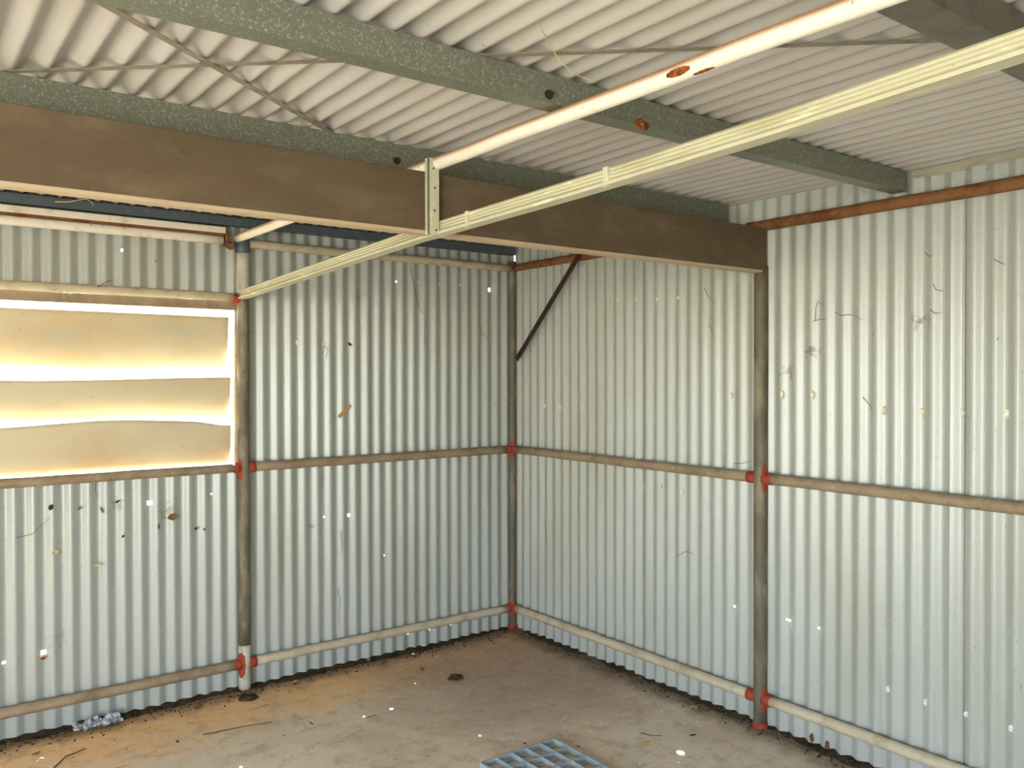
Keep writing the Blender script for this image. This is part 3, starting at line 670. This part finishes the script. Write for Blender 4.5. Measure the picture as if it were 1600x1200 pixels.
# pebbles
def pebble(px, py, r, label, mt='pebble', group=None):
    q = fl(px, py, .004); q.z = r*.45; bm = bmesh.new(); bmesh.ops.create_icosphere(bm, subdivisions=2, radius=r)
    for v in bm.verts: v.co *= 1+.25*noise.noise(v.co*60+Vector((px, py, 0))); v.co.z *= .65
    bm.transform(Matrix.Translation(q)); tag(obj('pebble', bm, M[mt], loc=q, smooth=True), label, 'pebble', group)
pebble(750, 1149, .009, 'bright white pebble on the floor left of the plastic grate')
pebble(277, 1158, .007, 'dark pebble on the floor left of the long twig', 'leaf4')
for (px, py) in ((792, 981+18), (840, 1029), (902, 1039), (939, 1129), (918, 1129), (1008, 1098), (1033, 1110), (882, 1121), (1089, 1127), (678, 1083), (732, 1077), (791, 1020), (989, 1072), (1300-240, 1190), (1000, 1200-8)):
    pebble(px, py, .0035, 'tiny pale stone chip scattered on the concrete floor', group='tiny pale stone chips on the floor')
# mud lump and bark chip near the posts
def lump(c, r, mt, name, label, cat, sq=.4, seed=0):
    bm = bmesh.new(); bmesh.ops.create_icosphere(bm, subdivisions=4, radius=r)
    for v in bm.verts: v.co *= 1+.5*noise.noise(v.co*(1.6/r)+Vector((seed, 0, 0))); v.co.z *= sq
    bm.transform(Matrix.Translation(c)); return tag(obj(name, bm, mt, loc=c, smooth=True), label, cat)
q = fl(712, 1058); q.z = .006; lump(q, .035, M['soil'], 'mud_clod', 'dark clod of mud on the floor in front of the corner', 'mud', .3, 1)
q = fl(388, 1090); q.z = .006; lump(q, .04, M['soil'], 'mud_clod', 'flat clod of earth at the foot of the window post', 'mud', .35, 4)
# crumpled clear plastic
bm = bmesh.new(); n = 22; g = {}
for i in range(n+1):
    for j in range(9):
        u = i/n; v = j/8; p = pw(118+75*u, 1143-20*u, 2, .03); p = Vector((p.x, .03+.075*v, .0))
        p.z = .022+.018*noise.noise(Vector((u*7, v*4, 0)))+.014*noise.noise(Vector((u*21, v*11, 2)))+.01*math.sin(PI*u)*(1-v); p.x += .01*noise.noise(Vector((u*9, v*9, 5)))
        g[i, j] = bm.verts.new(p)
for i in range(n):
    for j in range(8): bm.faces.new((g[i, j], g[i+1, j], g[i+1, j+1], g[i, j+1]))
o = tag(obj('crumpled_plastic', bm, M['plastic'], loc=(2.35, .06, .01)), 'crumpled glossy clear plastic wrapper on the soil below the low rail at lower left', 'plastic')
# wire hook on the rail above the window, straws and webs
q = pw(152, 448, 1, .02); twig([q, q+Vector((-.01, .01, .004)), pw(164, 441, 1, .035), pw(176, 437, 1, .045)], .0022, M['dark'], 'small dark wire hook twisted round the rail above the window', 'wire_hook', 'hook')
twig([pw(86, 315, 1, .10), pw(110, 315, 1, .12), pw(135, 311, 1, .13), pw(144, 316, 1, .13), pw(145, 322, 1, .13)], .0022, M['leaf2'], 'pale curved straw hanging under the beam at the left', 'straw', 'straw')
twig([pw(843, 40, 2, 2.28), pw(862, 75, 2, 2.27), pw(875, 95, 2, 2.25), pw(895, 115, 2, 2.23), pw(912, 121, 2, 2.23), pw(930, 130, 2, 2.22)], .0014, M['leaf2'], 'wispy strand of cobweb and straw dangling from the roof above the middle purlin', 'cobweb_strand', 'cobweb')
twig([pw(1179, 343, 0, .03), pw(1186, 362, 0, .04), pw(1195, 378, 0, .04)], .0008, M['web'], 'fine thread hanging over the end of the timber beam', 'thread', 'thread')
twig([pw(387, 522, 1, .03), pw(393, 521, 1, .05)], .0015, M['dark'], 'short dark wire end sticking out of the window post', 'wire_end', 'wire')
twig([pw(360, 682, 1, .0), pw(369, 672, 1, .025), pw(381, 661, 1, .035)], .0016, M['leaf2'], 'bent pale wire beside the window jamb above the sill', 'wire_tie', 'wire')
cw = [([(1305, 488), (1315, 493), (1330, 491), (1348, 500)], 0), ([(1270, 502), (1280, 499), (1293, 498)], 0), ([(1274, 500), (1275, 480), (1278, 470), (1287, 480)], 0),
      ([(1458, 443), (1462, 452), (1475, 455)], 0), ([(1454, 484), (1461, 490), (1470, 488)], 0), ([(1445, 395), (1452, 401), (1457, 397)], 0), ([(1553, 405), (1562, 410), (1570, 413)], 0),
      ([(1056, 870), (1071, 861), (1085, 866)], 0), ([(1146, 725), (1160, 724), (1175, 720)], 0), ([(1106, 508), (1110, 512), (1117, 527)], 0), ([(1101, 450), (1105, 462), (1117, 472)], 0),
      ([(641, 415), (645, 440), (655, 482), (664, 492), (663, 540)], 1), ([(749, 505), (753, 521), (762, 530)], 1), ([(505, 555-15), (513, 547), (508, 560)], 1), ([(533, 830), (534, 850), (534, 865)], 1),
      ([(1348, 640-20), (1360, 634), (1363, 642)], 0), ([(527, 880+40), (531, 935), (529, 975)], 1), ([(503, 745), (505, 750), (502, 760)], 1), ([(25, 840), (50, 835), (78, 808)], 1), ([(150, 750), (149, 770), (155, 775)], 1)]
CL = ['long drooping cobweb thread high on the right wall, nearer side of the beam post', 'short dark cobweb thread beside the long drooping one on the right wall', 'bent cobweb thread hanging just above the long drooping one',
      'hooked cobweb thread high on the right wall near the right edge', 'hooked cobweb thread below the higher hooked one near the right edge', 'hooked cobweb thread closest under the long rusty top rail',
      'slanting cobweb thread near the right edge of the photo below the rusty rail', 'arched cobweb thread below the middle rail between corner and beam post', 'cobweb thread resting just above the middle rail beside the beam post',
      'curved cobweb thread between corner and beam post under the beam', 'short cobweb thread directly under the end of the beam', 'longest cobweb thread, wandering down the left wall from the high rail',
      'short slanting cobweb thread on the left wall close to the corner post', 'crooked cobweb thread between the two silvery dabs on the left wall', 'straight vertical cobweb thread below the middle rail of the left wall',
      'cobweb thread just above the row of cream dabs on the right wall', 'vertical cobweb thread above the low rail on the left wall', 'tiny cobweb thread right under the middle rail of the left wall',
      'long slanting cobweb thread low under the window at far left', 'short cobweb thread hanging from the window sill rail']
for k_, (pts_, ax) in enumerate(cw):
    side = 'right' if ax == 0 else 'left'
    twig([pw(x_, y_, ax, -.021) for x_, y_ in pts_], .0012, M['webdark'], CL[k_], 'cobweb_thread', 'cobweb', 'cobweb threads on the %s wall' % side)
q = pw(67, 1028, 1, -.0215); tag(scab(None, q, (0, 1, 0), .012, .008, (1, 0, 0), (0, 0, 1), 'rust_flake', M['rust'], 5, .006), 'rusty torn flake under the bright hole low on the far left wall', 'rust')
for (px, py, lab) in ((1268, 1153, 'upper'), (1292, 1165, 'lower')):
    q = pw(px, py, 0, -.0225); tag(scab(None, q, (1, 0, 0), .009, .020, (0, 1, 0), (0, 0, 1), 'rust_flake', M['rust'], px, .003), lab+' dark rust patch on the wall foot just right of the beam post', 'rust')
